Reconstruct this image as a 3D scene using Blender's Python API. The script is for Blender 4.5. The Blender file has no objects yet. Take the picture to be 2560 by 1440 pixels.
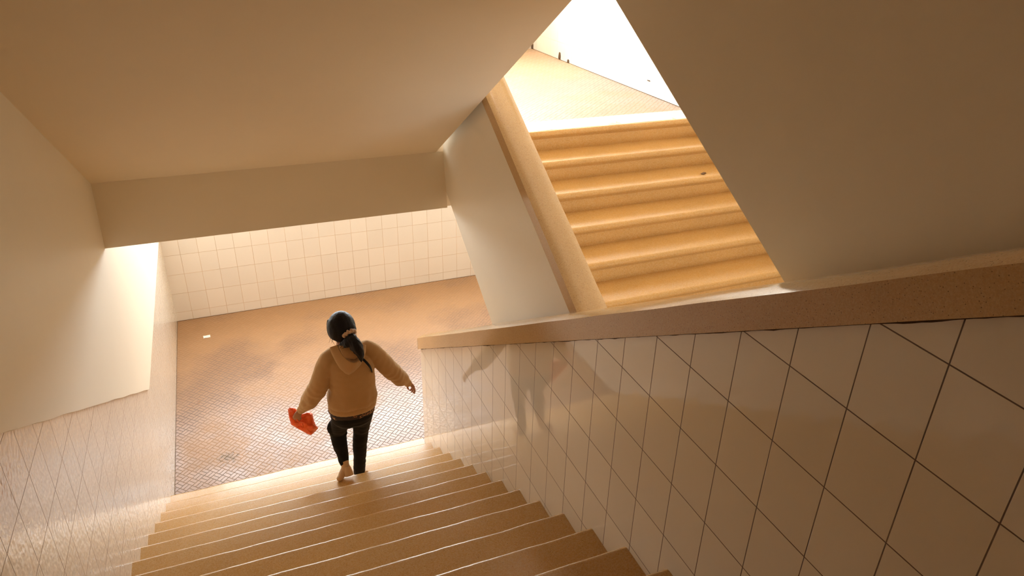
import bpy, bmesh, math, random
from mathutils import Vector, Matrix, noise as mnoise

random.seed(7)
SC = bpy.context.scene
COL = SC.collection
ZC = 4.466                     # eye height above the lower landing floor

# ------------------------------------------------------------------ camera
FPX, YAW, PITCH, ROLL = 1802.292, -0.3945, -0.4734, 0.0241
cy, sy, cp, sp = math.cos(YAW), math.sin(YAW), math.cos(PITCH), math.sin(PITCH)
Fv = Vector((-sy*cp, cy*cp, sp)); Rv = Vector((cy, sy, 0)); Uv = Rv.cross(Fv)
cr, sr = math.cos(ROLL), math.sin(ROLL)
Xv = Rv*cr + Uv*sr; Yv = -Rv*sr + Uv*cr
camd = bpy.data.cameras.new('camera'); cam = bpy.data.objects.new('camera', camd); COL.objects.link(cam)
camd.sensor_fit = 'HORIZONTAL'; camd.sensor_width = 36; camd.lens = FPX/2560*36; camd.clip_start = .02
cam.matrix_world = Matrix(((Xv.x, Yv.x, -Fv.x, 0), (Xv.y, Yv.y, -Fv.y, 0), (Xv.z, Yv.z, -Fv.z, ZC), (0, 0, 0, 1)))
SC.camera = cam
def at(u, v, Y):               # a pixel of the photo (2560 wide) -> the world point at depth Y
    d = Xv*((u-1280)/FPX) - Yv*((v-720)/FPX) + Fv
    d = d*(Y/d.y)
    return Vector((d.x, d.y, d.z+ZC))

# ------------------------------------------------------------------ world, light, exposure
SC.view_settings.view_transform = 'Standard'; SC.view_settings.look = 'None'
SC.view_settings.exposure = 0.50; SC.view_settings.gamma = 1.0; SC.view_settings.use_curve_mapping = False
SC.cycles.max_bounces = 7; SC.cycles.diffuse_bounces = 6; SC.cycles.glossy_bounces = 3
SC.cycles.use_denoising = True; SC.cycles.use_adaptive_sampling = True; SC.cycles.adaptive_threshold = .03; SC.cycles.sample_clamp_indirect = 8
W = bpy.data.worlds.new('sky'); SC.world = W; W.use_nodes = True
bg = W.node_tree.nodes['Background']; bg.inputs[0].default_value = (1.0, .98, .96, 1); bg.inputs[1].default_value = 3.8
def area(name, loc, rot, sx, sy_, power, col):
    l = bpy.data.lights.new(name, 'AREA'); l.shape = 'RECTANGLE'; l.size = sx; l.size_y = sy_; l.energy = power; l.color = col
    o = bpy.data.objects.new(name, l); COL.objects.link(o); o.location = loc; o.rotation_euler = rot
    return o
DAY = (.86, 1.0, 1.12)
area('window_and_fill_light', (1.57, 8.78, 2.21), (-math.pi/2, 0, 0), 4.6, .98, 158, DAY)          # lower landing window
area('window_and_fill_light', (1.57, 9.25, 5.15), (-math.pi/2, 0, 0), 4.6, .68, 460, DAY)          # upper landing window
area('window_and_fill_light', (2.75, -2.95, 1.9), (math.pi/2, 0, 0), 2.2, 1.5, 70, DAY)           # fill lamp added unseen, one level lower behind the viewer, for the far flight

# ------------------------------------------------------------------ node helpers
def newmat(name, rough=.5, col=(.8, .8, .8), spec=.5):
    m = bpy.data.materials.new(name); m.use_nodes = True
    nt = m.node_tree; b = nt.nodes['Principled BSDF']
    b.inputs['Roughness'].default_value = rough; b.inputs['Base Color'].default_value = (*col, 1)
    b.inputs['Specular IOR Level'].default_value = spec
    return m, nt, b
def N(nt, t, **kw):
    n = nt.nodes.new(t)
    for k, v in kw.items():
        if k.startswith('i_'):
            n.inputs[k[2:].replace('_', ' ')].default_value = v
        else: setattr(n, k, v)
    return n
def mth(nt, op, a, b=None, c=None):
    n = nt.nodes.new('ShaderNodeMath'); n.operation = op
    for i, x in enumerate((a, b, c)):
        if x is None: continue
        if isinstance(x, (int, float)): n.inputs[i].default_value = x
        else: nt.links.new(x, n.inputs[i])
    return n.outputs[0]
def mixc(nt, fac, a, b, blend='MIX'):
    n = nt.nodes.new('ShaderNodeMix'); n.data_type = 'RGBA'; n.blend_type = blend
    for s, x in ((0, fac), (6, a), (7, b)):
        if isinstance(x, (int, float)): n.inputs[s].default_value = x
        elif isinstance(x, tuple): n.inputs[s].default_value = (*x, 1)
        else: nt.links.new(x, n.inputs[s])
    return n.outputs[2]
def coords(nt):
    return nt.nodes.new('ShaderNodeTexCoord').outputs['Object']
def ramp(nt, x, lo, hi, a=0., b=1.):
    n = nt.nodes.new('ShaderNodeMapRange'); nt.links.new(x, n.inputs[0])
    for i, v in enumerate((lo, hi, a, b)): n.inputs[i+1].default_value = v
    return n.outputs[0]
def noise(nt, co, scale, detail=3, rough=.5):
    n = N(nt, 'ShaderNodeTexNoise'); n.inputs['Scale'].default_value = scale; n.inputs['Detail'].default_value = detail
    n.inputs['Roughness'].default_value = rough
    nt.links.new(co, n.inputs['Vector']); return n.outputs['Fac']
def bump(nt, b, h, strength, dist=.01):
    n = nt.nodes.new('ShaderNodeBump'); n.inputs['Strength'].default_value = strength; n.inputs['Distance'].default_value = dist
    nt.links.new(h, n.inputs['Height']); nt.links.new(n.outputs[0], b.inputs['Normal']); return n

def terrazzo(name, base, dark, rough=.3, bright=(.75, .55, .32)):
    m, nt, b = newmat(name, rough)
    co = coords(nt)
    v = N(nt, 'ShaderNodeTexVoronoi'); v.inputs['Scale'].default_value = 170; nt.links.new(co, v.inputs['Vector'])
    sep = nt.nodes.new('ShaderNodeSeparateColor'); nt.links.new(v.outputs['Color'], sep.inputs[0])
    pick = mth(nt, 'GREATER_THAN', sep.outputs[0], .86)
    dots = mth(nt, 'MULTIPLY', mth(nt, 'LESS_THAN', v.outputs['Distance'], .26), pick)
    v2 = N(nt, 'ShaderNodeTexVoronoi'); v2.inputs['Scale'].default_value = 210; nt.links.new(co, v2.inputs['Vector'])
    s2 = nt.nodes.new('ShaderNodeSeparateColor'); nt.links.new(v2.outputs['Color'], s2.inputs[0])
    cl = noise(nt, co, 2.6, 2, .5); fine = noise(nt, co, 260, 2)
    c = mixc(nt, ramp(nt, cl, .3, .75), base, tuple(x*.88 for x in base))
    c = mixc(nt, mth(nt, 'MULTIPLY', s2.outputs[0], .35), c, bright)
    c = mixc(nt, ramp(nt, fine, .3, .7, 0, .35), c, tuple(x*.62 for x in base))
    c = mixc(nt, mth(nt, 'MULTIPLY', dots, .6), c, dark)
    nt.links.new(c, b.inputs['Base Color'])
    nt.links.new(ramp(nt, cl, .3, .7, rough*.95, rough*1.08), b.inputs['Roughness'])
    bump(nt, b, fine, .06, .002)
    return m
def plaster(name, col, rough=.5):
    m, nt, b = newmat(name, rough, col, .4); co = coords(nt)
    n1 = noise(nt, co, 1.1, 4, .6); n2 = noise(nt, co, 140, 3)
    nt.links.new(mixc(nt, ramp(nt, n1, .3, .75, 0, .5), col, tuple(x*.93 for x in col)), b.inputs['Base Color'])
    bump(nt, b, mth(nt, 'ADD', mth(nt, 'MULTIPLY', n1, .5), mth(nt, 'MULTIPLY', n2, .04)), .25, .02)
    return m
def tile(name, axis, col, grout, off, sz=(.2, .25), gw=.0032, rough=.08, wave=.25, wscale=14, tint=.05, zoff=0.):
    # axis: which object axis runs along the wall ('X' or 'Y'); off: (along, height) of one joint
    m, nt, b = newmat(name, rough, col, .75); co = coords(nt)
    sp_ = nt.nodes.new('ShaderNodeSeparateXYZ'); nt.links.new(co, sp_.inputs[0])
    u = mth(nt, 'DIVIDE', mth(nt, 'SUBTRACT', sp_.outputs[0 if axis == 'X' else 1], off[0]), sz[0])
    v = mth(nt, 'DIVIDE', mth(nt, 'SUBTRACT', sp_.outputs[2], off[1]), sz[1])
    def dist(x, s):     # metres to nearest joint
        f = mth(nt, 'FRACT', x)
        return mth(nt, 'MULTIPLY', mth(nt, 'MINIMUM', f, mth(nt, 'SUBTRACT', 1., f)), s)
    d = mth(nt, 'MINIMUM', dist(u, sz[0]), dist(v, sz[1]))
    g = ramp(nt, d, gw*.42, gw*.62, 1, 0)
    comb = nt.nodes.new('ShaderNodeCombineXYZ'); nt.links.new(mth(nt, 'FLOOR', u), comb.inputs[0]); nt.links.new(mth(nt, 'FLOOR', v), comb.inputs[1])
    wn = N(nt, 'ShaderNodeTexWhiteNoise'); nt.links.new(comb.outputs[0], wn.inputs['Vector'])
    ctile = mixc(nt, mth(nt, 'MULTIPLY', wn.outputs['Value'], 1.), col, tuple(x*(1-tint) for x in col))
    dirt = noise(nt, co, 2.4, 4, .6)
    gcol = mixc(nt, ramp(nt, dirt, .35, .7), grout, tuple(min(1, x*1.5+.05) for x in grout))
    nt.links.new(mixc(nt, g, ctile, gcol), b.inputs['Base Color'])
    nt.links.new(mth(nt, 'ADD', mth(nt, 'MULTIPLY', g, .5), rough), b.inputs['Roughness'])
    # each tile is slightly tilted and wavy
    h = mth(nt, 'ADD', mth(nt, 'MULTIPLY', noise(nt, co, wscale, 1, .4), wave), mth(nt, 'MULTIPLY', mth(nt, 'SUBTRACT', 1., g), .12))
    fu, fv = mth(nt, 'FRACT', u), mth(nt, 'FRACT', v)
    sc_ = nt.nodes.new('ShaderNodeSeparateColor'); nt.links.new(wn.outputs['Color'], sc_.inputs[0])
    tilt = mth(nt, 'ADD', mth(nt, 'MULTIPLY', fu, mth(nt, 'SUBTRACT', sc_.outputs[0], .5)), mth(nt, 'MULTIPLY', fv, mth(nt, 'SUBTRACT', sc_.outputs[1], .5)))
    h = mth(nt, 'ADD', h, mth(nt, 'MULTIPLY', tilt, .10))
    bump(nt, b, h, 1.0, .01)
    return m
def weave(name, base, grout, rough=.25):
    # basket weave of brick pairs in 7 cm squares laid at 45 degrees
    m, nt, b = newmat(name, rough, base, .65); co = coords(nt)
    mp = N(nt, 'ShaderNodeMapping'); mp.inputs['Rotation'].default_value = (0, 0, math.radians(45)); mp.inputs['Scale'].default_value = (1/.0705,)*3
    mp.inputs['Location'].default_value = (-0.084, -0.904, 0)
    nt.links.new(co, mp.inputs['Vector'])
    s = nt.nodes.new('ShaderNodeSeparateXYZ'); nt.links.new(mp.outputs[0], s.inputs[0])
    u, v = s.outputs[0], s.outputs[1]
    fu, fv = mth(nt, 'FRACT', u), mth(nt, 'FRACT', v); iu, iv = mth(nt, 'FLOOR', u), mth(nt, 'FLOOR', v)
    par = mth(nt, 'FLOORED_MODULO', mth(nt, 'ADD', iu, iv), 2.)
    npar = mth(nt, 'SUBTRACT', 1., par)
    a = mth(nt, 'ADD', mth(nt, 'MULTIPLY', fu, par), mth(nt, 'MULTIPLY', fv, npar))     # split direction
    c = mth(nt, 'ADD', mth(nt, 'MULTIPLY', fv, par), mth(nt, 'MULTIPLY', fu, npar))
    a2 = mth(nt, 'FRACT', mth(nt, 'MULTIPLY', a, 2.)); half = mth(nt, 'FLOOR', mth(nt, 'MULTIPLY', a, 2.))
    def ed(x): return mth(nt, 'MINIMUM', x, mth(nt, 'SUBTRACT', 1., x))
    d = mth(nt, 'MINIMUM', mth(nt, 'MULTIPLY', ed(a2), .5), ed(c))
    g = ramp(nt, d, .024, .050, 1, 0)
    comb = nt.nodes.new('ShaderNodeCombineXYZ'); nt.links.new(iu, comb.inputs[0]); nt.links.new(iv, comb.inputs[1]); nt.links.new(half, comb.inputs[2])
    wn = N(nt, 'ShaderNodeTexWhiteNoise'); nt.links.new(comb.outputs[0], wn.inputs['Vector'])
    # dust and wear fill the joints in patches
    big = noise(nt, co, 1.15, 4, .55); med = noise(nt, co, 6., 4, .6)
    sy3 = nt.nodes.new('ShaderNodeSeparateXYZ'); nt.links.new(co, sy3.inputs[0])
    dust = ramp(nt, mth(nt, 'ADD', big, ramp(nt, sy3.outputs[1], 6.7, 8.3, 0, .16)), .46, .62)    # dust gathers in the joints along the back wall
    c1 = mixc(nt, ramp(nt, wn.outputs['Value'], 0, 1, 0, .6), base, tuple(x*.80 for x in base))
    c1 = mixc(nt, ramp(nt, med, .35, .7, 0, .55), c1, tuple(x*.72 for x in base))
    c1 = mixc(nt, mth(nt, 'MULTIPLY', dust, .35), c1, (.40, .21, .08))
    gc = mixc(nt, mth(nt, 'MULTIPLY', dust, .7), grout, (.40, .21, .08))
    colr = mixc(nt, g, c1, gc)
    # brown-olive stain where a few bricks have broken up near the left wall
    geo = nt.nodes.new('ShaderNodeVectorMath'); geo.operation = 'DISTANCE'; nt.links.new(co, geo.inputs[0]); geo.inputs[1].default_value = (-.40, 5.75, 0)
    st = ramp(nt, mth(nt, 'ADD', geo.outputs['Value'], mth(nt, 'MULTIPLY', mth(nt, 'SUBTRACT', noise(nt, co, 22, 3), .5), .30)), .04, .09, 1, 0)
    colr = mixc(nt, mth(nt, 'MULTIPLY', st, mth(nt, 'ADD', .45, mth(nt, 'MULTIPLY', g, .55))), colr, (.10, .055, .012))
    nt.links.new(colr, b.inputs['Base Color'])
    r = mth(nt, 'ADD', mth(nt, 'MULTIPLY', dust, .16), mth(nt, 'ADD', mth(nt, 'MULTIPLY', g, .35), mth(nt, 'ADD', rough, mth(nt, 'MULTIPLY', med, .10))))
    nt.links.new(r, b.inputs['Roughness'])
    h = mth(nt, 'ADD', mth(nt, 'SUBTRACT', 1., g), mth(nt, 'MULTIPLY', wn.outputs['Value'], .5))
    h = mth(nt, 'ADD', h, mth(nt, 'MULTIPLY', med, .8))
    bump(nt, b, h, .30, .004)
    return m

M = {}
M['step'] = terrazzo('ochre_terrazzo', (.60, .32, .085), (.06, .03, .012), .25)
M['cap'] = terrazzo('coping_terrazzo', (.66, .41, .18), (.10, .055, .02), .13)
M['plaster'] = plaster('cream_plaster', (.88, .80, .66), .42)
M['soffit'] = plaster('tan_plaster', (.87, .76, .59), .6)
M['tile_left'] = tile('rippled_wall_tile', 'Y', (.80, .70, .59), (.22, .13, .07), (2.536, 2.621-.25*20), rough=.03, wave=.20, wscale=42)
M['tile_spine'] = tile('glossy_wall_tile', 'Y', (.88, .79, .65), (.12, .06, .03), (.6083, 3.675-.25*20), rough=.035, wave=.05, wscale=11)
M['tile_back'] = tile('back_wall_tile', 'X', (.86, .80, .74), (.50, .36, .24), (-.65618, .8674-.25*20), rough=.18, wave=.15, wscale=8)
M['tile_upper'] = tile('upper_wall_tile', 'Y', (.86, .79, .72), (.62, .52, .43), (.05, 2.956-.05), rough=.2, wave=.15, wscale=8)
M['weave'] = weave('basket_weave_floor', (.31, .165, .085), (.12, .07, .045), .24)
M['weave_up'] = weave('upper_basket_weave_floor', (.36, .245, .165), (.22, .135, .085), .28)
M['dim'] = plaster('darkened_rear_wall', (.20, .13, .07), .6)  # unlit corridor behind the viewer put into the colour, keeps near surfaces dim
M['frame'], _, _ = newmat('window_frame_paint', .4, (.7, .68, .62))

# ------------------------------------------------------------------ object helpers
def link(name, bm, mat, parent=None, smooth=False, loc=None):
    me = bpy.data.meshes.new(name)
    bmesh.ops.recalc_face_normals(bm, faces=bm.faces[:])
    bm.to_mesh(me); bm.free()
    for m in (mat if isinstance(mat, (list, tuple)) else [mat]): me.materials.append(m)
    if smooth: me.polygons.foreach_set('use_smooth', [True]*len(me.polygons))
    o = bpy.data.objects.new(name, me); COL.objects.link(o)
    if parent:
        o.parent = parent; o.matrix_parent_inverse = Matrix.Translation(-parent.location)
    return o
def struct(o, label=None):
    o['kind'] = 'structure'
    if label: o['label'] = label
    return o
def tag(o, label, cat, group=None):
    o['label'] = label; o['category'] = cat
    if group: o['group'] = group
    return o
def empty(name, loc, label, cat, group=None):
    o = bpy.data.objects.new(name, None); o.empty_display_size = .1; COL.objects.link(o); o.location = loc
    return tag(o, label, cat, group)
def box(bm, x0, x1, y0, y1, z0, z1):
    vs = [bm.verts.new((x, y, z)) for x in (x0, x1) for y in (y0, y1) for z in (z0, z1)]
    for f in ((0, 1, 3, 2), (4, 6, 7, 5), (0, 4, 5, 1), (2, 3, 7, 6), (0, 2, 6, 4), (1, 5, 7, 3)):
        bm.faces.new([vs[i] for i in f])
def prism_x(bm, poly, x0, x1, nx=1, wob=None):
    # polygon in (y, z) swept along x; wob(x, i) -> (dy, dz)
    rows = []
    for k in range(nx+1):
        x = x0+(x1-x0)*k/nx
        row = []
        for i, (y, z) in enumerate(poly):
            dy, dz = wob(x, i) if wob else (0, 0)
            row.append(bm.verts.new((x, y+dy, z+dz)))
        rows.append(row)
    n = len(poly)
    for k in range(nx):
        for i in range(n):
            bm.faces.new((rows[k][i], rows[k][(i+1) % n], rows[k+1][(i+1) % n], rows[k+1][i]))
    bm.faces.new(rows[0]); bm.faces.new(rows[-1][::-1])
def slab(name, x0, x1, poly, mat, parent=None):
    bm = bmesh.new(); prism_x(bm, poly, x0, x1); return link(name, bm, mat, parent)

# ------------------------------------------------------------------ dimensions (metres)
XL, XR = -.84, 1.3073          # going down flight between left wall and spine parapet
XF = 3.965                     # far right wall
RISE, RUN = .1647, .28106
YS = 5.2213                    # lowest nosing of the near flight
L1 = 2.956                     # upper landing floor
H = 2.956
YM = YS-17*RUN-.28             # edge of the landing at the viewer's back: about 0.16
NSTEP = 18
YB0, YB1 = 8.59, 9.02

# ------------------------------------------------------------------ setting
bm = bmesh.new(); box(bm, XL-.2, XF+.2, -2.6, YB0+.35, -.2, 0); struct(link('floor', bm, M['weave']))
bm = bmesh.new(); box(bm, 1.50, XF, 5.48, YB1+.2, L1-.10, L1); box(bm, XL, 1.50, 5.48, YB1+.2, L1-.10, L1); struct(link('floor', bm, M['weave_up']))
bm = bmesh.new(); box(bm, XL, XF, -2.6, -.12, L1-.2, L1); struct(link('floor', bm, M['weave']))
# landing slab over the lower landing: beam face leans slightly, soffit above the landing
slab('ceiling', XL, 1.54, [(5.037, 2.466), (5.30, 2.466), (5.30, 2.72), (YB1+.2, 2.72), (YB1+.2, L1-.10), (5.48, L1-.10), (5.48, L1-.16), (5.119, L1-.16), (5.119, 2.889)], M['soffit']); struct(bpy.data.objects['ceiling'])
struct(slab('ceiling', 1.54, XF, [(5.24, 2.40), (5.42, 2.466), (5.42, 2.72), (YB1+.2, 2.72), (YB1+.2, L1-.10), (5.48, L1-.10), (5.48, L1-.16), (5.24, L1-.16)], M['soffit']))
bm = bmesh.new(); box(bm, XL-.2, XF+.2, 5.13, YB1+.35, 5.50, 5.90); struct(link('ceiling', bm, M['soffit']))
bm = bmesh.new(); box(bm, XL-.2, XF+.2, -2.8, .10, 5.70, 5.90); struct(link('ceiling', bm, M['soffit']))
bm = bmesh.new(); box(bm, XL-.2, XF+.2, .12, 5.04, 8.5, 8.6); struct(link('ceiling', bm, M['soffit']))
bm = bmesh.new(); box(bm, XL-.2, XL, -2.8, YB1+.3, 0, 8.5); struct(link('wall_left', bm, M['tile_left']))
# plaster coat above the wainscot of the left wall: bottom edge follows the flight, then runs level
nozz = lambda y: ZC-1.575-.601*(y-2.419)
pts = []
bm = bmesh.new()
n = 120; rows = []
for i in range(n+1):
    y = -2.6+(YB0+2.6)*i/n
    zb = nozz(max(y, -.3)) if y < 5.366 else ZC-3.347+.018*(y-5.366)
    zb += .006*mnoise.noise(Vector((y*4, 0, 3)))
    rows.append((y, zb))
ys_ = sorted(rows+[(5.366, ZC-3.347)])
T = .016
def strip_wall(cols, top):
    cols = [(y, z, top) for y, z in cols]
    F = [(bm.verts.new((XL+T, y, z+.003)), bm.verts.new((XL+T, y, t)), bm.verts.new((XL+.0005, y, z)), bm.verts.new((XL+.0005, y, t))) for y, z, t in cols]
    for p, q in zip(F, F[1:]):
        bm.faces.new((p[0], q[0], q[1], p[1])); bm.faces.new((p[2], p[3], q[3], q[2])); bm.faces.new((p[0], p[2], q[2], q[0])); bm.faces.new((p[1], q[1], q[3], p[3]))
    for p in (F[0], F[-1]): bm.faces.new((p[0], p[1], p[3], p[2]))
ys_ = [(y, min(z, 5.6)) for y, z in ys_]
strip_wall([c for c in ys_ if c[0] <= -.3], 5.7)
strip_wall([c for c in ys_ if c[0] > -.31], 2.72+2.98)

struct(link('wall_left', bm, M['plaster']))
bm = bmesh.new(); box(bm, XL+.0005, XL+.016, 5.2, YB1, L1+1.15, 5.5); struct(link('wall_left', bm, M['plaster']))
# right wall of the stairwell, tiled wainscot on the upper landing
bm = bmesh.new(); box(bm, XF, XF+.2, -2.8, YB1+.3, 0, 8.5); struct(link('wall_right', bm, M['plaster']))
bm = bmesh.new(); box(bm, XF-.012, XF-.0005, 5.05, YB1, L1, L1+1.5); struct(link('wall_right', bm, M['tile_upper']))
# back walls under the landing windows
bm = bmesh.new(); box(bm, XL, XF, YB0, YB0+.12, 0, 1.22); struct(link('wall_back', bm, M['tile_back']))
bm = bmesh.new(); box(bm, XL, XF, YB1, YB1+.12, L1, L1+1.15); struct(link('wall_back', bm, M['tile_back']))
def window(n, y, z0, z1):
    bm = bmesh.new(); t = .035
    box(bm, XL, XF, y, y+.06, z0, z0+t); box(bm, XL, XF, y, y+.06, z1-t, z1)
    k = 5
    for i in range(k+1):
        x = XL+(XF-XL)*i/k
        box(bm, max(XL, x-t/2), min(XF, x+t/2), y+.005, y+.055, z0+t, z1-t)
    o = struct(link('window_%d' % n, bm, M['frame']))
window(1, YB0+.02, 1.70, 2.72); window(2, YB1+.02, L1+1.86, 5.50)
bm = bmesh.new(); box(bm, XL, XF, YB0, YB0+.12, 1.22, 1.70); struct(link('wall_back', bm, M['plaster']))
bm = bmesh.new(); box(bm, XL, XF, YB1, YB1+.12, L1+1.15, L1+1.86); struct(link('wall_back', bm, M['plaster']))
bm = bmesh.new(); box(bm, XL, XF, -2.9, -2.8, L1, 8.5)
box(bm, XL, 1.6, -2.9, -2.8, 0, L1); box(bm, 1.6, XF, -2.9, -2.8, 0, 1.1); box(bm, 1.6, XF, -2.9, -2.8, 2.7, L1); struct(link('wall_front', bm, M['dim']))

# ------------------------------------------------------------------ flights
def arc(cy_, cz, r, a0, a1, n=6):
    return [(cy_+r*math.cos(math.radians(a0+(a1-a0)*i/n)), cz+r*math.sin(math.radians(a0+(a1-a0)*i/n))) for i in range(n+1)]
def step_mesh(sgn, yn, zt, x0, x1, r, rise=RISE, run=RUN, th=.05, rec=.028, seed=0, depth=None):
    # sgn=+1: nosing faces +y (flight going down away from the viewer); -1: nosing faces the viewer
    depth = depth or run+.03
    prof = [(yn-sgn*depth, zt)]
    if sgn > 0: prof += arc(yn-r, zt-r, r, 90, 0)+[(yn, zt-th), (yn-rec, zt-th-.008), (yn-rec, zt-rise)]
    else: prof += [(2*yn-y, z) for y, z in arc(yn-r, zt-r, r, 90, -60)]+[(yn+rec, zt-th-.006), (yn+rec, zt-rise)]
    prof += [(yn-sgn*depth, zt-.07)]
    n = len(prof)
    def wob(x, i):
        if i == 0 or i >= n-3: return (0, 0)
        w = .0030*mnoise.noise(Vector((x*5, seed*3.1, 0)))+.0012*mnoise.noise(Vector((x*30, seed*1.7, 5)))
        return (w*sgn, w*.8)
    bm = bmesh.new(); prism_x(bm, prof, x0, x1, 90, wob)
    return bm
def flight(sgn, yn0, z0, x0, x1, label, r, cnt=NSTEP, up=True, under=True, mats='step', drop=.34):
    # sgn -1: ascends with +y, first nosing at yn0; +1: ascends with -y
    e = empty('stair_flight', ((x0+x1)/2, yn0, z0), label, 'staircase')
    for k in range(cnt):
        yn = yn0-sgn*k*RUN
        zt = z0+(k+1)*RISE if sgn > 0 else z0+(k+1)*H/NSTEP
        o = link('step', step_mesh(sgn, yn, zt, x0, x1, r, seed=k+yn0*3, th=.05 if sgn > 0 else .062, rise=RISE if sgn > 0 else H/NSTEP), M[mats], e)
        for p in o.data.polygons: p.use_smooth = abs(p.normal.x) < .5
        o.data.set_sharp_from_angle(angle=math.radians(28))
    if under:
        yA, yB = yn0, yn0-sgn*cnt*RUN; zA, zB = z0, z0+cnt*H/NSTEP
        sl = drop
        slab('underside', x0, x1, [(yA, zA-.005), (yB, zB-.06), (yB, zB-.10), (yA, zA-.10)] if z0 > .5 else [(yA, zA), (yB, zB-.06), (yB, zB-.10), (yA-sgn*.17, zA)], M['soffit'], e)
    return e
A = flight(+1, YS, 0, XL, XR, 'near terrazzo stair flight going down to the lower landing, the one the woman is on', .027)
D = flight(-1, 5.175-17*RUN, 0, 1.66, XF, 'sunlit ochre terrazzo stair flight with rounded nosings, seen beyond the two parapets', .026, drop=.40)
bm = bmesh.new(); box(bm, 1.50, XF, 5.21, 5.48, L1-.12, L1+.0015); box(bm, XL, 1.50, 5.12, 5.48, L1-.16, L1+.0015)
struct(link('trim_1', bm, terrazzo('pale_landing_edge', (.74, .60, .44), (.4, .3, .2), .3, (.8, .7, .55))))

# coping with a softly rounded top, swept along a slope in the y-z plane
def coping(name, x0, x1, zline, y0, y1, th, crown, parent, mat, n=80, round_end=None, seed=0):
    bm = bmesh.new(); m = 14
    rows = []
    for k in range(n+1):
        y = y0+(y1-y0)*k/n
        z = zline(y)+.0016*mnoise.noise(Vector((y*3, seed, 0)))
        ax0, ax1 = x0, x1
        if round_end:
            t = (y1-y)/.05 if y1 > y0 else (y-y1)/.05
            if t < 1:
                q = .035*(1-math.sqrt(max(0, 1-(1-t)**2))); ax0 += q*.25; ax1 -= q
        prof = [(ax0, z-th), (ax0, z-.012)]
        for i in range(m+1):
            s = i/m; w = ax0+(ax1-ax0)*s
            prof.append((w, z+crown*(1-abs(2*s-1)**2.6)+.004*mnoise.noise(Vector((w*6, y*2.2, seed)))))
        prof += [(ax1, z-.012), (ax1, z-th)]
        rows.append([bm.verts.new((px_, y, pz)) for px_, pz in prof])
    L = len(rows[0])
    for k in range(n):
        for i in range(L): bm.faces.new((rows[k][i], rows[k][(i+1) % L], rows[k+1][(i+1) % L], rows[k+1][i]))
    bm.faces.new(rows[0]); bm.faces.new(rows[-1][::-1])
    o = link(name, bm, mat, parent, smooth=True); o.data.set_sharp_from_angle(angle=math.radians(50)); return o

capb = lambda y: 2.466-.603*(y-3)         # underside line of the spine coping
e = empty('stair_parapet', (1.39, 5.1, 0), 'white tiled parapet with thick tan coping beside the near flight, right of the woman', 'parapet')
slab('tiled_panel', XR, 1.47, [(5.14, 0), (5.14, capb(5.14)), (-.15, capb(-.15)), (-.15, 0)], M['tile_spine'], e)
coping('coping', 1.277, 1.487, lambda y: capb(y)+.108, -.15, 5.165, .108, .026, e, M['cap'], round_end=True, seed=1, n=140)['label'] = 'thick tan terrazzo coping with a glossy rounded top'
# parapet of the far flight (rises away from the viewer)
dcap = lambda y: 3.036+.592*(y-3.46)      # underside line of the coping: slope
dbot = lambda y: 2.256+.615*(y-4.43)
e = empty('stair_parapet', (1.6, 3.2, 1.2), 'cream plastered parapet with rounded coping, left of the sunlit far flight', 'parapet')
slab('plaster_panel', 1.54, 1.665, [(.15, 0), (.15, 1.06), (5.118, dcap(5.118)), (5.118, dbot(5.0)-.03), (5.04, dbot(5.0)-.03), (.9, .08), (.9, 0)], M['plaster'], e)
coping('coping', 1.513, 1.682, lambda y: dcap(y)+.088, .15, 5.30, .088, .022, e, M['cap'], seed=5, n=120)['label'] = 'ochre terrazzo coping with scuffed rounded top'
# flight above the far one: its plastered side closes the right of the view
ubot = lambda y: 4.366+.592*(y-3)
e = flight(-1, 5.175-17*RUN, L1+.0, 1.67, XF, 'upper stair flight hidden behind the smooth plaster side that closes the upper right', .026, cnt=NSTEP, drop=.32)
slab('plaster_panel', 1.54, 1.67, [(-.1, L1), (-.1, L1+1.2), (.2, L1+1.25), (5.118, ubot(5.118)+1.27), (5.118, ubot(5.118)), (.62, ubot(.62))], M['plaster'], e)
coping('coping', 1.513, 1.70, lambda y: ubot(y)+1.36, .2, 5.3, .09, .022, e, M['cap'], seed=8)
# flight over the viewer's head
cbot = lambda y: 2.889+.593*(5.118-y)
e = empty('stair_flight', (.3, 5.1, L1), 'flight overhead whose smooth tan sloping underside fills the upper left', 'staircase')
slab('underside', XL, 1.484, [(5.118, cbot(5.118)), (5.118, cbot(5.118)+.01), (.12, cbot(.12)+.01), (.12, cbot(.12))], M['soffit'], e)
for k in range(NSTEP):
    bmx = bmesh.new(); yn = 5.118-k*RUN; zt = L1+(k+1)*H/NSTEP
    prism_x(bmx, [(yn, zt), (yn-RUN, zt), (yn-RUN, cbot(yn-RUN)+.012), (yn, cbot(yn)+.012)], XL, 1.36); link('step', bmx, M['step'], e)
slab('plaster_panel', 1.36, 1.484, [(5.118, cbot(5.118)+.03), (5.118, cbot(5.118)+1.2), (.12, cbot(.12)+1.2), (.12, cbot(.12)+.03)], M['plaster'], e)

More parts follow.
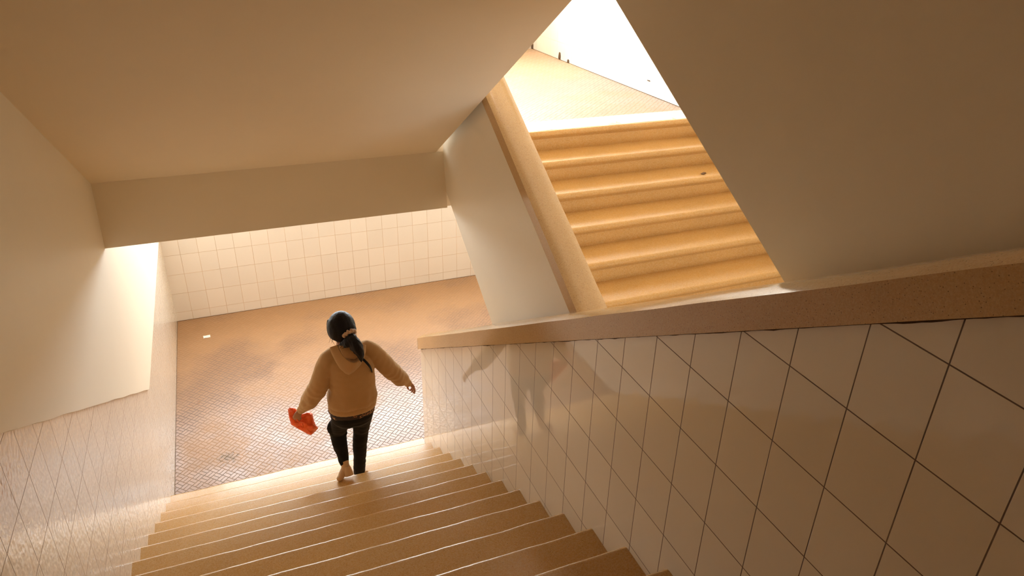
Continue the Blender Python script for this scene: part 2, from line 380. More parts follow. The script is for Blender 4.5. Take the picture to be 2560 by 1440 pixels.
# dark joint of dirty mortar under the spine coping
bm = bmesh.new()
rows = []
for k in range(260):
    y = .0+5.13*k/259
    t = .006+.006*max(0, mnoise.noise(Vector((y*5, 2, 0))))+.005*max(0, mnoise.noise(Vector((y*19, 7, 0))))
    rows.append([bm.verts.new((XR-.0015, y, capb(y)+.001)), bm.verts.new((XR-.0015, y, capb(y)-t)), bm.verts.new((XR+.004, y, capb(y)-t)), bm.verts.new((XR+.004, y, capb(y)+.001))])
for a, b_ in zip(rows, rows[1:]):
    for i in range(4): bm.faces.new((a[i], a[(i+1) % 4], b_[(i+1) % 4], b_[i]))
bm.faces.new(rows[0]); bm.faces.new(rows[-1][::-1])
mj, _, _ = newmat('old_mortar', .9, (.11, .06, .03))
par = [o for o in bpy.data.objects if o.name == 'stair_parapet'][0]
link('mortar_joint', bm, mj, par)
# side skirting gaps: thin dark mortar fillet where treads meet the walls
# small holes chipped in the tiles at the foot of the upper right wall
mh, _, _ = newmat('chipped_hole', .9, (.10, .05, .02))
def chip(name, p, rx, rz, axis='x'):
    bm = bmesh.new(); bmesh.ops.create_uvsphere(bm, u_segments=16, v_segments=8, radius=1)
    for v in bm.verts:
        q = v.co.copy(); q *= 1+.25*mnoise.noise(q*1.7+Vector(p))
        v.co = Vector((p[0]+q.x*.006, p[1]+q.y*rx, p[2]+max(q.z, -.2)*rz)) if axis == 'x' else Vector((p[0]+q.x*rx, p[1]+q.y*.006, p[2]+max(q.z, -.2)*rz))
    return struct(link(name, bm, mh, smooth=True))
chip('trim_2', (XF-.013, 8.17, L1+.02), .035, .075)
chip('trim_3', (XF-.013, 7.93, L1+.01), .03, .035)
chip('trim_4', (XF-.013, 6.15, L1+.13), .030, .007)
chip('trim_5', (XF-.02, YB1-.03, L1+.01), .02, .10)

bm = bmesh.new(); box(bm, XL, XL+.003, YS+.02, YB0, .0, .003); struct(link('trim_6', bm, mj))
bm = bmesh.new(); box(bm, XL+.005, XF, YB0-.004, YB0, .0, .003); struct(link('trim_7', bm, mj))
bm = bmesh.new(); box(bm, XF-.016, XF-.012, 5.5, YB1, L1, L1+.004); struct(link('trim_8', bm, mj))
# ------------------------------------------------------------------ small litter
def scrap(name, p, sx, sy_, rot, mat, label, cat, curl=.004):
    bm = bmesh.new(); n = 6
    g = [[None]*(n+1) for _ in range(n+1)]; g2 = [[None]*(n+1) for _ in range(n+1)]
    for i in range(n+1):
        for j in range(n+1):
            u, v = i/n-.5, j/n-.5
            x = u*sx*(1+.15*mnoise.noise(Vector((u*3, v*3, p.x*9)))); y = v*sy_
            z = .001+curl*abs(mnoise.noise(Vector((u*3, v*3, p.y*7))))*2
            xr_, yr_ = x*math.cos(rot)-y*math.sin(rot), x*math.sin(rot)+y*math.cos(rot)
            g[i][j] = bm.verts.new((xr_, yr_, z+.0008)); g2[i][j] = bm.verts.new((xr_, yr_, z))
    for i in range(n):
        for j in range(n):
            bm.faces.new((g[i][j], g[i+1][j], g[i+1][j+1], g[i][j+1])); bm.faces.new((g2[i][j], g2[i][j+1], g2[i+1][j+1], g2[i+1][j]))
    for i in range(n):
        for s, t in (((i, 0), (i+1, 0)), ((i, n), (i+1, n)), ((0, i), (0, i+1)), ((n, i), (n, i+1))):
            bm.faces.new((g[s[0]][s[1]], g[t[0]][t[1]], g2[t[0]][t[1]], g2[s[0]][s[1]]))
    o = link(name, bm, mat); o.location = p; return tag(o, label, cat)
mp_, _, _ = newmat('paper', .6, (.85, .78, .74)); ml_, _, _ = newmat('dry_leaf', .6, (.16, .08, .03))
scrap('paper_scrap', Vector((-.517, 8.086, 0)), .075, .06, .1, mp_, 'small white paper scrap on the lower landing floor near the back wall', 'paper')
zst = H/NSTEP*16
scrap('dry_leaf', Vector((3.64, 4.70, zst)), .06, .03, .5, ml_, 'small brown dry leaf lying on the far sunlit stair flight, at its right', 'leaf', .006)


# ------------------------------------------------------------------ the woman on the stairs
def tube(bm, pts, radii, n=16, flat=None, caps=1.0):
    # closed tube through pts with round ends; radii: r or (r_side, r_up) per point; flat: reference 'side' vector
    P_ = [Vector(p) for p in pts]; R_ = [r if isinstance(r, tuple) else (r, r) for r in radii]
    PP, RR = [], []
    for i in range(len(P_)-1):                       # Catmull-Rom refinement
        a, b, c, d = P_[max(i-1, 0)], P_[i], P_[i+1], P_[min(i+2, len(P_)-1)]
        m = max(2, int((c-b).length/.02))
        for k in range(m):
            t = k/m
            q = .5*((2*b)+(c-a)*t+(2*a-5*b+4*c-d)*t*t+(-a+3*b-3*c+d)*t**3)
            s = t*t*(3-2*t)
            PP.append(q); RR.append(tuple(R_[i][j]*(1-s)+R_[i+1][j]*s for j in (0, 1)))
    PP.append(P_[-1]); RR.append(R_[-1])
    T0 = (PP[1]-PP[0]).normalized(); T1 = (PP[-1]-PP[-2]).normalized()
    for k in (1, 2, 3):                              # hemispherical ends
        a_ = math.pi/2*k/3.15
        PP.insert(0, P_[0]-T0*caps*R_[0][0]*math.sin(a_)); RR.insert(0, tuple(x*math.cos(a_) for x in R_[0]))
        PP.append(P_[-1]+T1*caps*R_[-1][0]*math.sin(a_)); RR.append(tuple(x*math.cos(a_) for x in R_[-1]))
    side = Vector(flat) if flat else Vector((1, 0, .01))
    rings = []
    for i, p in enumerate(PP):
        t = (PP[min(i+1, len(PP)-1)]-PP[max(i-1, 0)]).normalized()
        s = side-t*side.dot(t)
        s = s.normalized() if s.length > 1e-4 else t.orthogonal().normalized()
        if not flat: side = s
        u = t.cross(s)
        rings.append([bm.verts.new(p+s*(RR[i][0]*math.cos(2*math.pi*k/n))+u*(RR[i][1]*math.sin(2*math.pi*k/n))) for k in range(n)])
    for a, b in zip(rings, rings[1:]):
        for k in range(n): bm.faces.new((a[k], a[(k+1) % n], b[(k+1) % n], b[k]))
    bm.faces.new(rings[0][::-1]); bm.faces.new(rings[-1])
def ell(bm, c, rx, ry, rz, rot=None, n=28):
    r = bmesh.ops.create_uvsphere(bm, u_segments=n, v_segments=n//2, radius=1)
    for v in r['verts']:
        q = Vector((v.co.x*rx, v.co.y*ry, v.co.z*rz))
        if rot: q = rot @ q
        v.co = q+Vector(c)
def rings(bm, rr, n=36):
    # rr: (centre, rx, ry) stacked horizontal ellipses -> closed body
    rows = []
    for c, rx, ry in rr:
        rows.append([bm.verts.new((c.x+rx*math.copysign(abs(math.cos(t))**.85, math.cos(t)), c.y+ry*math.copysign(abs(math.sin(t))**.85, math.sin(t)), c.z)) for t in [2*math.pi*k/n for k in range(n)]])
    for a, b in zip(rows, rows[1:]):
        for k in range(n): bm.faces.new((a[k], a[(k+1) % n], b[(k+1) % n], b[k]))
    bm.faces.new(rows[0][::-1]); bm.faces.new(rows[-1])
def fuse(name, bm, mat, parent=None, voxel=.006, sm=6, disp=None):
    # union of overlapping closed pieces into one continuous skin
    bmesh.ops.recalc_face_normals(bm, faces=bm.faces[:])
    me = bpy.data.meshes.new(name); bm.to_mesh(me); bm.free()
    tmp = bpy.data.objects.new('tmp', me); COL.objects.link(tmp)
    m = tmp.modifiers.new('r', 'REMESH'); m.mode = 'VOXEL'; m.voxel_size = voxel; m.use_smooth_shade = True
    if sm: s = tmp.modifiers.new('s', 'SMOOTH'); s.iterations = sm; s.factor = .5
    dg = bpy.context.evaluated_depsgraph_get()
    out = bpy.data.meshes.new_from_object(tmp.evaluated_get(dg)); out.name = name
    bpy.data.objects.remove(tmp)
    out.materials.clear()
    for mm in (mat if isinstance(mat, list) else [mat]): out.materials.append(mm)
    if disp:
        no = [v.normal.copy() for v in out.vertices]
        for v, q in zip(out.vertices, no): v.co += q*disp(v.co)
    out.polygons.foreach_set('use_smooth', [True]*len(out.polygons))
    o = bpy.data.objects.new(name, out); COL.objects.link(o)
    if parent: o.parent = parent; o.matrix_parent_inverse = parent.matrix_world.inverted()
    return o

def cloth(name, col, rough=.9, sheen=.5, scale=420, bstr=.4, fold=0):
    m, nt, b = newmat(name, rough, col, .15); co = coords(nt)
    b.inputs['Sheen Weight'].default_value = sheen; b.inputs['Sheen Roughness'].default_value = .45
    n1 = noise(nt, co, scale, 2); n2 = noise(nt, co, 9, 3)
    nt.links.new(mixc(nt, ramp(nt, n1, .3, .7, 0, .5), col, tuple(x*.7 for x in col)), b.inputs['Base Color'])
    bump(nt, b, mth(nt, 'ADD', n1, mth(nt, 'MULTIPLY', n2, fold)), bstr, .004)
    return m
MS, nts, bs = newmat('skin', .5, (.42, .20, .115)); bs.inputs['Subsurface Weight'].default_value = .08; bs.inputs['Subsurface Radius'].default_value = (.01, .004, .002)
MW = cloth('camel_fleece', (.54, .31, .13), 1.0, .8, 500, .5)
b_ = MW.node_tree.nodes['Principled BSDF']; b_.inputs['Sheen Tint'].default_value = (1, .85, .6, 1)
MK = cloth('black_trouser_cloth', (.010, .009, .008), .8, .08, 700, .2)
MI = cloth('hood_lining', (.50, .28, .12), 1.0, .5)
MB_ = cloth('beige_suede', (.60, .38, .20), .75, .3, 600, .2)
MH, nth, bh = newmat('black_hair', .5, (.006, .004, .004), .25)
co = coords(nth); mp2 = N(nth, 'ShaderNodeMapping'); mp2.inputs['Scale'].default_value = (160, 160, 22); nth.links.new(co, mp2.inputs['Vector'])
bump(nth, bh, noise(nth, mp2.outputs[0], 1, 3), .45, .004)
# printed blouse: pale flowers on near black
MF, ntf, bf = newmat('flower_print', .7, (.03, .015, .012)); co = coords(ntf)
vo = N(ntf, 'ShaderNodeTexVoronoi'); vo.inputs['Scale'].default_value = 20; ntf.links.new(co, vo.inputs['Vector'])
vp = N(ntf, 'ShaderNodeTexVoronoi'); vp.inputs['Scale'].default_value = 110; ntf.links.new(co, vp.inputs['Vector'])
sp3 = ntf.nodes.new('ShaderNodeSeparateColor'); ntf.links.new(vo.outputs['Color'], sp3.inputs[0])
pet = mth(ntf, 'MULTIPLY', mth(ntf, 'LESS_THAN', vo.outputs['Distance'], .50), mth(ntf, 'MULTIPLY', mth(ntf, 'GREATER_THAN', sp3.outputs[0], .30), mth(ntf, 'LESS_THAN', vp.outputs['Distance'], .50)))
ntf.links.new(mixc(ntf, pet, (.022, .012, .012), mixc(ntf, sp3.outputs[1], (.55, .33, .16), (.30, .10, .04))), bf.inputs['Base Color'])

YT = 4.45
# --- body: head with face, neck, trunk, arms with hands, legs: one continuous surface
bm = bmesh.new()
hc = at(853, 819, 4.47)
tilt = Matrix.Rotation(math.radians(-22), 3, 'X')         # head bowed towards the steps below
hp = lambda x, y, z: hc+tilt @ Vector((x, y, z))          # +y is the way she faces
ell(bm, hc, .076, .092, .100, tilt)
ell(bm, hp(0, .022, -.045), .058, .062, .062, tilt)       # jaw
ell(bm, hp(0, .060, -.092), .022, .02, .016, tilt)        # chin
tube(bm, [hp(0, .086, .012), hp(0, .098, -.012), hp(0, .104, -.028)], [.008, .010, .013], 10)   # nose
for s in (-1, 1):
    ell(bm, hp(.012*s, .098, -.032), .009, .009, .008, tilt, 12)
    ell(bm, hp(.032*s, .075, .020), .024, .018, .008, tilt, 14)      # brow
    ell(bm, hp(.030*s, .078, .000), .014, .010, .010, tilt, 14)      # eyelid
    ell(bm, hp(.038*s, .066, -.030), .022, .022, .022, tilt, 14)     # cheek
    tube(bm, [hp(.077*s, -.002, .012), hp(.084*s, -.010, .002), hp(.077*s, -.004, -.026)], [.008, .010, .006], 10)   # ear
tube(bm, [hp(-.020, .084, -.058), hp(0, .093, -.056), hp(.020, .084, -.058)], [.004, .007, .004], 8)
tube(bm, [hp(-.017, .083, -.067), hp(0, .091, -.067), hp(.017, .083, -.067)], [.004, .008, .004], 8)
nk = at(859, 870, 4.455)
tube(bm, [hp(0, -.02, -.05), (hc+nk)/2+Vector((0, -.02, -.01)), nk, nk+Vector((0, 0, -.08))], [.050, .046, .052, .07], 18)
shL, shR = at(826, 893, YT), at(925, 872, YT)
elL, wrL = at(792, 972, 4.46), at(752, 1025, 4.575)
elR, wrR = at(980, 926, 4.50), at(1020, 957, 4.57)
cx = [(at(862, 874, YT), .085, .06), (at(870, 888, YT), .150, .085), (at(874, 905, YT), .155, .10), (at(878, 930, YT), .14, .105), (at(880, 960, YT), .135, .105), (at(880, 990, YT), .15, .12), (at(880, 1020, YT), .140, .112), (at(880, 1040, 4.46), .112, .095)]
rings(bm, cx)
for a, b, c in ((shL, elL, wrL), (shR, elR, wrR)):
    tube(bm, [a, (a+b)/2, b, (b+c)/2, c], [.048, .042, .036, .032, .024], 14)
hipL, hipR = at(857, 1042, 4.46), at(906, 1034, 4.46)
knL, anL = at(844, 1078, 4.54), at(861, 1157, 4.40)
knR, anR = at(902, 1080, 4.53), at(898, 1176, 4.50)
tube(bm, [hipL, at(850, 1058, 4.485), at(845, 1078, 4.525), at(852, 1112, 4.485), at(861, 1157, 4.402)], [.062, .054, .046, .036, .022], 16)
tube(bm, [hipR, at(904, 1056, 4.485), at(902, 1080, 4.52), at(900, 1112, 4.52), anR], [.062, .052, .042, .036, .026], 16)
# feet inside the boots
T2 = RISE*3; T3 = RISE*4
toeR = Vector((anR.x+.01, 4.625, T2+.03)); tube(bm, [anR, Vector((anR.x, 4.53, T2+.035)), toeR], [.028, .028, .020], 12)
ballL = at(850, 1197, 4.340); ballL.z = max(ballL.z, T3+.024); tube(bm, [anL, at(860, 1176, 4.375), ballL], [.022, .020, .014], 12)
# right hand hanging half open
palm = [wrR, at(1025, 959, 4.585), at(1030, 964, 4.59)]
tube(bm, palm, [(.024, .017), (.030, .016), (.030, .015)], 14, flat=(0, 1, -.5))
fin = [[(1029, 963, 4.622), (1030, 971, 4.63), (1025, 976, 4.63)], [(1031, 965, 4.603), (1034, 973, 4.612), (1029, 980, 4.612)],
       [(1033, 967, 4.582), (1037, 975, 4.590), (1033, 982, 4.588)], [(1033, 969, 4.563), (1037, 977, 4.566), (1036, 984, 4.560)]]
for k, f in enumerate(fin): tube(bm, [palm[1]*.4+palm[2]*.6]+[at(*q) for q in f], [.0085, .0085, .0080, .0066 if k < 3 else .0056], 10)
tube(bm, [at(1020, 959, 4.60), at(1018, 966, 4.625), at(1021, 973, 4.635)], [.010, .0088, .0070], 10)
# left hand closed round the neck of the bag
palmL = [wrL, at(747, 1032, 4.585), at(743, 1039, 4.59)]
tube(bm, palmL, [(.024, .018), (.031, .017), (.032, .016)], 14, flat=(1, .1, .3))
finL = [[(735, 1040, 4.60), (735, 1046, 4.625), (740, 1050, 4.655)], [(740, 1044, 4.595), (740, 1050, 4.625), (744, 1053, 4.66)],
        [(746, 1046, 4.595), (746, 1052, 4.622), (749, 1055, 4.655)], [(751, 1046, 4.60), (752, 1052, 4.622), (754, 1055, 4.648)]]
for k, f in enumerate(finL): tube(bm, [palmL[1]*.3+palmL[2]*.7]+[at(*q) for q in f], [.0088, .0088, .0082, .0068], 10)
tube(bm, [at(744, 1031, 4.60), at(738, 1036, 4.64), at(740, 1044, 4.665)], [.0105, .0090, .0072], 10)
person = fuse('person', bm, MS, None, .0042, 3)
tag(person, 'woman seen from behind walking downstairs in camel hooded fleece and black trousers, ponytail tied low', 'person')
me_, _, _ = newmat('eye_white', .2, (.75, .72, .68)); mi_, _, _ = newmat('iris', .15, (.02, .01, .008)); ml2, _, _ = newmat('lip', .45, (.36, .10, .07))
for s in (-1, 1):
    bm = bmesh.new(); ell(bm, hp(.030*s, .0815, -.001), .011, .0085, .0062, tilt, 16)
    e_ = link('eye', bm, [me_, mi_], person, smooth=True)
    for p in e_.data.polygons:
        q = tilt.inverted() @ (p.center-hc)
        if abs(q.x-.030*s) < .0055 and q.y > .083: p.material_index = 1

# --- fleece: trunk and both sleeves in one piece
bm = bmesh.new()
rr = [(at(861, 872, YT), .075, .062), (at(866, 881, YT), .120, .082), (at(870, 890, YT), .158, .103), (at(873, 902, YT), .170, .118), (at(876, 920, YT), .168, .127), (at(879, 940, YT), .163, .130),
      (at(881, 962, YT), .166, .134), (at(881, 980, YT), .176, .143), (at(881, 990, YT), .181, .148), (at(881, 996, YT), .178, .145), (at(881, 1001, YT), .172, .138), (at(880, 1011, YT), .169, .135)]
rings(bm, rr, 48)
sL = [at(833, 888, YT), at(818, 905, YT), at(807, 935, 4.45), at(793, 972, 4.46), at(774, 1000, 4.51), at(763, 1014, 4.545), at(757.5, 1020, 4.56)]
tube(bm, sL, [.062, .070, .070, .072, .064, .047, .033], 20)
tube(bm, [at(760, 1017, 4.552), at(753, 1025, 4.573)], [.034, .0325], 18)
sR = [at(915, 870, YT), at(936, 884, YT), at(958, 906, 4.46), at(981, 929, 4.49), at(999, 944, 4.525), at(1010, 950, 4.55), at(1014, 953, 4.557)]
tube(bm, sR, [.062, .068, .068, .068, .064, .048, .034], 20)
tube(bm, [at(1012, 952, 4.553), at(1020, 957.5, 4.57)], [.034, .032], 18)
def fold_s(p):
    d = .0045*mnoise.noise(p*9)+.0022*mnoise.noise(p*26+Vector((3, 1, 7)))
    # soft drag lines that run out of the armpits and gather above the band
    low = max(0, 1-abs(p.z-(rr[8][0].z+.03))/.09)
    d += low*.005*math.sin(p.x*48+2*mnoise.noise(p*6))
    for a, b in ((sL[0], rr[6][0]), (sR[0], rr[6][0])):
        r_ = (p-a).length
        d += .004*math.exp(-(r_/.10)**2)*math.sin(r_*95)
    for a, n0 in ((sL[3], sL[5]), (sR[3], sR[5])):
        r_ = (p-a).length
        d += .0035*math.exp(-(r_/.07)**2)*math.sin((p-a).dot((n0-a).normalized())*120)
    return d
fuse('fleece', bm, MW, person, .0055, 5, fold_s)['label'] = 'camel fleece with ribbed hem and cuffs'
# ribbed hem band and cuffs stand a little proud
def band(name, c0, c1, rx, ry, mat, n=90, ribs=60, thick=.004, amp=.0012, parent=person, wav=0):
    bm = bmesh.new(); rows = []
    prof = [(0, 0), (.08, thick), (.5, thick*1.3), (.92, thick), (1, 0), (1, -.006), (0, -.006)]
    for i in range(n):
        t = 2*math.pi*i/n; row = []
        for s, o_ in prof:
            c = c0.lerp(c1, s); k = o_+amp*math.sin(ribs*t)+wav*math.sin(7*t)*s
            row.append(bm.verts.new((c.x+(rx+k)*math.copysign(abs(math.cos(t))**.85, math.cos(t)), c.y+(ry+k)*math.copysign(abs(math.sin(t))**.85, math.sin(t)), c.z)))
        rows.append(row)
    for i in range(n):
        a, b = rows[i], rows[(i+1) % n]
        for j in range(len(prof)): bm.faces.new((a[j], a[(j+1) % len(prof)], b[(j+1) % len(prof)], b[j]))
    return link(name, bm, mat, parent, smooth=True)
band('hem_band', rr[9][0]+Vector((0, 0, -.004)), rr[11][0]+Vector((0, 0, -.004)), .170, .137, MW)
band('blouse_hem', at(880, 1008, YT), at(880, 1022, YT), .167, .134, MF, wav=.004, thick=.002, amp=.0006, ribs=17)['label'] = 'dark blouse hem printed with pale flowers'

# --- hood hanging on the back
U0 = [(824, 868), (829, 884), (838, 903), (850, 922), (862, 936), (871, 939), (884, 932), (898, 918), (908, 900), (914, 880), (915, 862)]
U1 = [(842, 862), (848, 876), (856, 889), (866, 900), (876, 906), (885, 908), (893, 905), (899, 898), (903, 888), (905, 874), (904, 860)]
U2 = [(846, 861), (851, 871), (859, 880), (867, 887), (876, 892), (883, 893), (890, 890), (895, 884), (898, 877), (899, 868), (897, 859)]
bm = bmesh.new()
def lerp2(A_, t):
    x = t*(len(A_)-1); i = min(int(x), len(A_)-2); f = x-i
    return A_[i][0]*(1-f)+A_[i+1][0]*f, A_[i][1]*(1-f)+A_[i+1][1]*f
nU = 44; rowsH = []
for i in range(nU+1):
    t = i/nU; mid = math.sin(math.pi*t)
    a, b, c = lerp2(U0, t), lerp2(U1, t), lerp2(U2, t)
    row = []
    for s, k, dep in ((0., 'ab', .020), (.15, 'ab', -.004), (.4, 'ab', -.018), (.7, 'ab', -.028), (.92, 'ab', -.034), (1., 'ab', -.036), (.05, 'bc', -.034), (.3, 'bc', -.012), (.8, 'bc', .012), (1., 'bc', .030)):
        p, q = (a, b) if k == 'ab' else (b, c)
        u_, v_ = p[0]*(1-s)+q[0]*s, p[1]*(1-s)+q[1]*s
        row.append(bm.verts.new(at(u_, v_, 4.325+dep*(.35+.65*mid)+.055*(1-mid))))
    rowsH.append(row)
for r1, r2 in zip(rowsH, rowsH[1:]):
    for j in range(len(r1)-1): bm.faces.new((r1[j], r1[j+1], r2[j+1], r2[j]))
hood = link('hood', bm, [MW, MI], person, smooth=True)
for p in hood.data.polygons:
    if (p.index % 9) >= 6: p.material_index = 1
so = hood.modifiers.new('s', 'SOLIDIFY'); so.thickness = .006; so.offset = 0
sb = hood.modifiers.new('b', 'SUBSURF'); sb.levels = 1; sb.render_levels = 2
# inner back panel of the hood, rising to the neck
bm = bmesh.new()
tube(bm, [at(858, 868, 4.345), at(872, 882, 4.325), at(884, 889, 4.325)], [(.030, .014), (.050, .016), (.034, .014)], 16, flat=(1, 0, .2))
fuse('hood_lining', bm, MI, hood, .005, 4)

# --- hair, ponytail, scrunchie
bm = bmesh.new()
hh = at(854, 817, 4.452)
ell(bm, hh, .096, .100, .113, tilt)
ell(bm, at(866, 826, 4.40), .070, .045, .065, tilt)
ell(bm, at(838, 822, 4.44), .058, .075, .085, tilt)
tube(bm, [at(860, 838, 4.40), at(852, 842, 4.42)], [.045, .034], 14)
for s in (-1, 1):
    tube(bm, [hp(.070*s, .045, .05), hp(.084*s, .035, 0), hp(.082*s, .03, -.05)], [.018, .014, .006], 10)
hair = fuse('hair', bm, MH, person, .005, 4, lambda p: .0014*mnoise.noise(Vector((p.x*70, p.y*70, p.z*10))))
bm = bmesh.new()
tube(bm, [at(870, 834, 4.365), at(876, 842, 4.335), at(885, 856, 4.300), at(894, 871, 4.283), at(901, 886, 4.277), at(904, 904, 4.275)], [.020, .028, .043, .042, .027, .005], 18)
tube(bm, [at(880, 846, 4.31), at(868, 854, 4.315), at(851, 861, 4.335)], [.036, .032, .010], 14)
tube(bm, [at(878, 850, 4.305), at(866, 862, 4.305), at(860, 868, 4.31)], [.030, .024, .005], 14)
tube(bm, [at(888, 858, 4.30), at(880, 868, 4.295), at(879, 877, 4.29)], [.030, .022, .004], 12)
fuse('ponytail', bm, MH, hair, .0045, 3, lambda p: .004*mnoise.noise(Vector((p.x*60+p.z*30, p.y*60, p.z*9)))+.0012*mnoise.noise(p*220))
random.seed(3)
for (a, b, c) in [((826, 838), (826, 848), (822, 858)), ((829, 842), (831, 853), (837, 862)), ((886, 822), (891, 830), (890, 842)), ((885, 818), (889, 828), (888, 838)), ((828, 836), (830, 850), (829, 858)),
                  ((856, 864), (852, 868), (849, 871)), ((866, 862), (862, 869), (854, 872)), ((842, 851), (846, 860), (845, 866)), ((897, 885), (899, 896), (897, 905))]:
    y = 4.46 if a[0] < 835 or 880 < a[0] < 890 else 4.30
    bm = bmesh.new(); tube(bm, [at(*a, y), at(*b, y), at(*c, y-.005)], [.0016, .0013, .0006], 6)
    link('hair_strand', bm, MH, hair, smooth=True)
# scrunchie: gathered cloth ring round the ponytail
bm = bmesh.new()
cS = at(873.5, 833.5, 4.345); ax = (at(885, 856, 4.300)-at(866, 826, 4.38)).normalized()
e1 = ax.cross(Vector((0, 0, 1))).normalized(); e2 = ax.cross(e1)
nS, mS = 60, 14; R1 = []
for i in range(nS):
    t = 2*math.pi*i/nS; row = []
    w = .030+.003*math.sin(5*t+1); r0 = .0125+.0035*math.sin(9*t)+.0018*math.sin(23*t)
    for j in range(mS):
        q = 2*math.pi*j/mS
        row.append(bm.verts.new(cS+(e1*math.cos(t)*1.15+e2*math.sin(t)*.8)*(w+r0*math.cos(q))+ax*(r0*1.1*math.sin(q)+.003*math.sin(7*t))))
    R1.append(row)
for i in range(nS):
    a, b = R1[i], R1[(i+1) % nS]
    for j in range(mS): bm.faces.new((a[j], a[(j+1) % mS], b[(j+1) % mS], b[j]))
link('scrunchie', bm, cloth('scrunchie_velvet', (.62, .38, .22), .7, .6), person, smooth=True)['label'] = 'pale tan scrunchie'
# black strap of a cross-body bag over the fleece
bm = bmesh.new()
st_p = [at(866, 870, 4.345), at(890, 884, 4.305), at(905, 896, 4.300), at(916, 906, 4.305), at(925, 917, 4.318), at(929.5, 926, 4.345), at(930, 930, 4.40), at(925, 925, 4.50), at(905, 905, 4.575), at(880, 880, 4.575), at(862, 866, 4.53), at(852, 862, 4.46)]
tube(bm, st_p, [(.009, .003)]*len(st_p), 10, flat=(0, 0, 1))
link('bag_strap', bm, MK, person, smooth=True)['label'] = 'thin black shoulder strap'

# --- trousers
bm = bmesh.new()
rings(bm, [(at(880, 1003, 4.455), .150, .115), (at(880, 1015, 4.455), .158, .126), (at(880, 1030, 4.46), .160, .132), (at(881, 1042, 4.46), .150, .122), (at(881, 1050, 4.47), .118, .10)], 40)
tube(bm, [at(856, 1040, 4.46), at(850, 1058, 4.49), at(845, 1078, 4.53), at(850, 1108, 4.49), at(857, 1138, 4.44), at(860, 1156, 4.405)], [(.078, .085), .072, .065, .058, .044, .037], 20)
tube(bm, [at(905, 1036, 4.46), at(904, 1056, 4.49), at(902, 1080, 4.52), at(900, 1110, 4.52), at(899, 1145, 4.51), at(898, 1177, 4.495)], [(.078, .085), .068, .059, .055, .049, .046], 20)
tube(bm, [at(829, 1058, 4.50), at(826, 1071, 4.50), at(833, 1086, 4.50)], [.022, .027, .020], 12)   # slack cloth bunched outside the bent knee
tube(bm, [at(856, 1072, 4.50), at(860, 1082, 4.50), at(856, 1096, 4.50)], [.024, .026, .022], 12)
fuse('trousers', bm, MK, person, .0055, 4, lambda p: .0035*mnoise.noise(p*14)+.003*mnoise.noise(Vector((p.x*12, p.y*12, p.z*42))))

# --- ankle boots
def sole_block(bm, c, sx, sy_, z0, z1, taper=.9):
    n = 20; rows = []
    for z, k in ((z0, taper), (z1, 1.)):
        rows.append([bm.verts.new((c.x+sx*k*math.copysign(abs(math.cos(t))**.6, math.cos(t)), c.y+sy_*k*math.copysign(abs(math.sin(t))**.6, math.sin(t)), z)) for t in [2*math.pi*i/n for i in range(n)]])
    for k in range(n): bm.faces.new((rows[0][k], rows[0][(k+1) % n], rows[1][(k+1) % n], rows[1][k]))
    bm.faces.new(rows[0][::-1]); bm.faces.new(rows[1])
bm = bmesh.new()
tube(bm, [at(861, 1152, 4.405), at(863, 1163, 4.39), at(865, 1173, 4.375)], [.032, .031, .034], 16, caps=.3)
tipL = ballL.copy()
tube(bm, [at(864, 1172, 4.385), at(856, 1184, 4.365), at(852, 1193, 4.350), tipL+Vector((-.004, 0, -.004))], [(.034, .034), (.028, .030), (.024, .027), (.022, .022)], 16)
tube(bm, [at(866, 1168, 4.385), at(869, 1178, 4.365)], [(.031, .032), (.032, .032)], 16, flat=(1, 0, 0), caps=.5)
bo = fuse('ankle_boot', bm, MB_, person, .0045, 4); bo['label'] = 'beige ankle boot with heel lifted'
bm = bmesh.new()
tube(bm, [at(867, 1166, 4.375), at(870, 1177, 4.355), at(873.5, 1189, 4.335)], [(.026, .026), (.031, .028), (.034, .028)], 16, flat=(1, 0, .28), caps=.08)
fuse('heel', bm, MB_, bo, .004, 3)
bm = bmesh.new()
tube(bm, [at(898, 1168, 4.50), anR+Vector((0, 0, -.01)), Vector((anR.x, 4.52, T2+.045)), Vector((anR.x+.006, 4.58, T2+.036)), Vector((anR.x+.010, 4.635, T2+.030))], [.033, .036, .042, .036, .028], 16)
tube(bm, [Vector((anR.x+.012, 4.49, T2+.045)), Vector((anR.x+.055, 4.50, T2+.042))], [.03, .016], 12)
bo2 = fuse('ankle_boot', bm, MB_, person, .0045, 4)
bm = bmesh.new(); sole_block(bm, Vector((anR.x, 4.475, 0)), .024, .026, T2+.001, T2+.03); link('heel', bm, MB_, bo2)

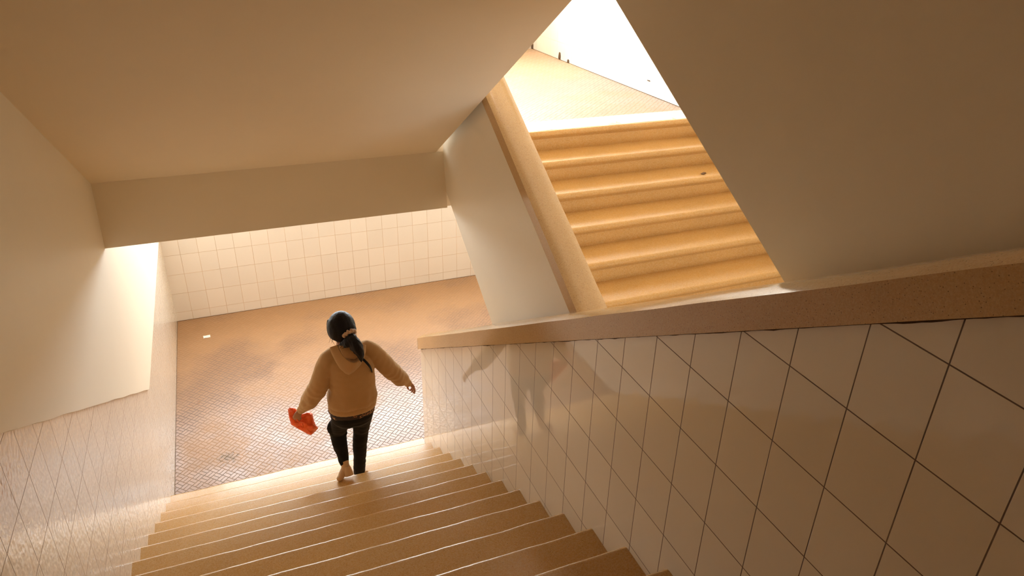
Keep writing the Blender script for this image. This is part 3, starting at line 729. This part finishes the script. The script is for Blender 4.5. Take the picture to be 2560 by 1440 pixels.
# --- crumpled orange plastic bag in her left hand
MO, nto, bo_ = newmat('orange_plastic', .28, (.86, .075, .012), .6)
bo_.inputs['Transmission Weight'].default_value = .0; bo_.inputs['Subsurface Weight'].default_value = .35; bo_.inputs['Subsurface Radius'].default_value = (.03, .006, .002)
co = coords(nto)
vv = N(nto, 'ShaderNodeTexVoronoi'); vv.feature = 'F1'; vv.inputs['Scale'].default_value = 26; nto.links.new(co, vv.inputs['Vector'])
nto.links.new(mixc(nto, ramp(nto, noise(nto, co, 18, 4, .6), .35, .7), (.95, .14, .02), (.85, .075, .012)), bo_.inputs['Base Color'])
bump(nto, bo_, mth(nto, 'ADD', vv.outputs['Distance'], noise(nto, co, 40, 3)), .8, .006)
OUT = [(719.5, 1024), (724, 1019), (731, 1018), (738, 1021), (745, 1028), (752, 1034), (760, 1033), (768, 1031), (776, 1031), (781, 1034), (783, 1043), (786, 1054), (790, 1064), (796, 1070), (791, 1076), (785, 1082), (778, 1088), (768, 1085), (756, 1078), (743, 1071), (728, 1062), (723, 1046)]
cen = (752, 1052)
bm = bmesh.new(); nR = 9; m2 = 88
def outl(t):
    x = t*len(OUT); i = int(x) % len(OUT); f = x-int(x); a, b = OUT[i], OUT[(i+1) % len(OUT)]
    return a[0]*(1-f)+b[0]*f, a[1]*(1-f)+b[1]*f
sides = []
for sgn in (-1, 1):
    rows = []
    for j in range(1, nR+1):
        s = j/nR; row = []
        for i in range(m2):
            if j == nR and sgn == 1: row.append(sides[0][-1][i]); continue
            u_, v_ = outl(i/m2); u_, v_ = cen[0]+(u_-cen[0])*s, cen[1]+(v_-cen[1])*s
            th = .030*math.sqrt(max(0, 1-s*s))
            cr_ = .016*mnoise.noise(Vector((u_*.07, v_*.07, sgn*3)))+.009*abs(mnoise.noise(Vector((u_*.16, v_*.16, sgn*5))))
            pin = math.exp(-(((u_-745)**2+(v_-1040)**2)/160.))
            row.append(bm.verts.new(at(u_, v_, 4.640+sgn*th*(1-.6*pin)+cr_*(1-.5*pin))))
        rows.append(row)
    cv = bm.verts.new(at(cen[0], cen[1], 4.640+sgn*.030))
    for i in range(m2): bm.faces.new((cv, rows[0][i], rows[0][(i+1) % m2]))
    for a, b in zip(rows, rows[1:]):
        for i in range(m2): bm.faces.new((a[i], b[i], b[(i+1) % m2], a[(i+1) % m2]))
    sides.append(rows)
bag = link('plastic_bag', bm, MO, smooth=True)
tag(bag, 'small crumpled orange plastic bag held in the woman\'s left hand', 'bag')
bm = bmesh.new()
tube(bm, [at(741, 1046, 4.60), at(744, 1052, 4.594), at(750, 1054, 4.594), at(754, 1048, 4.60)], [(.006, .002)]*4, 8, flat=(0, 0, 1))
link('handle', bm, MO, bag, smooth=True)
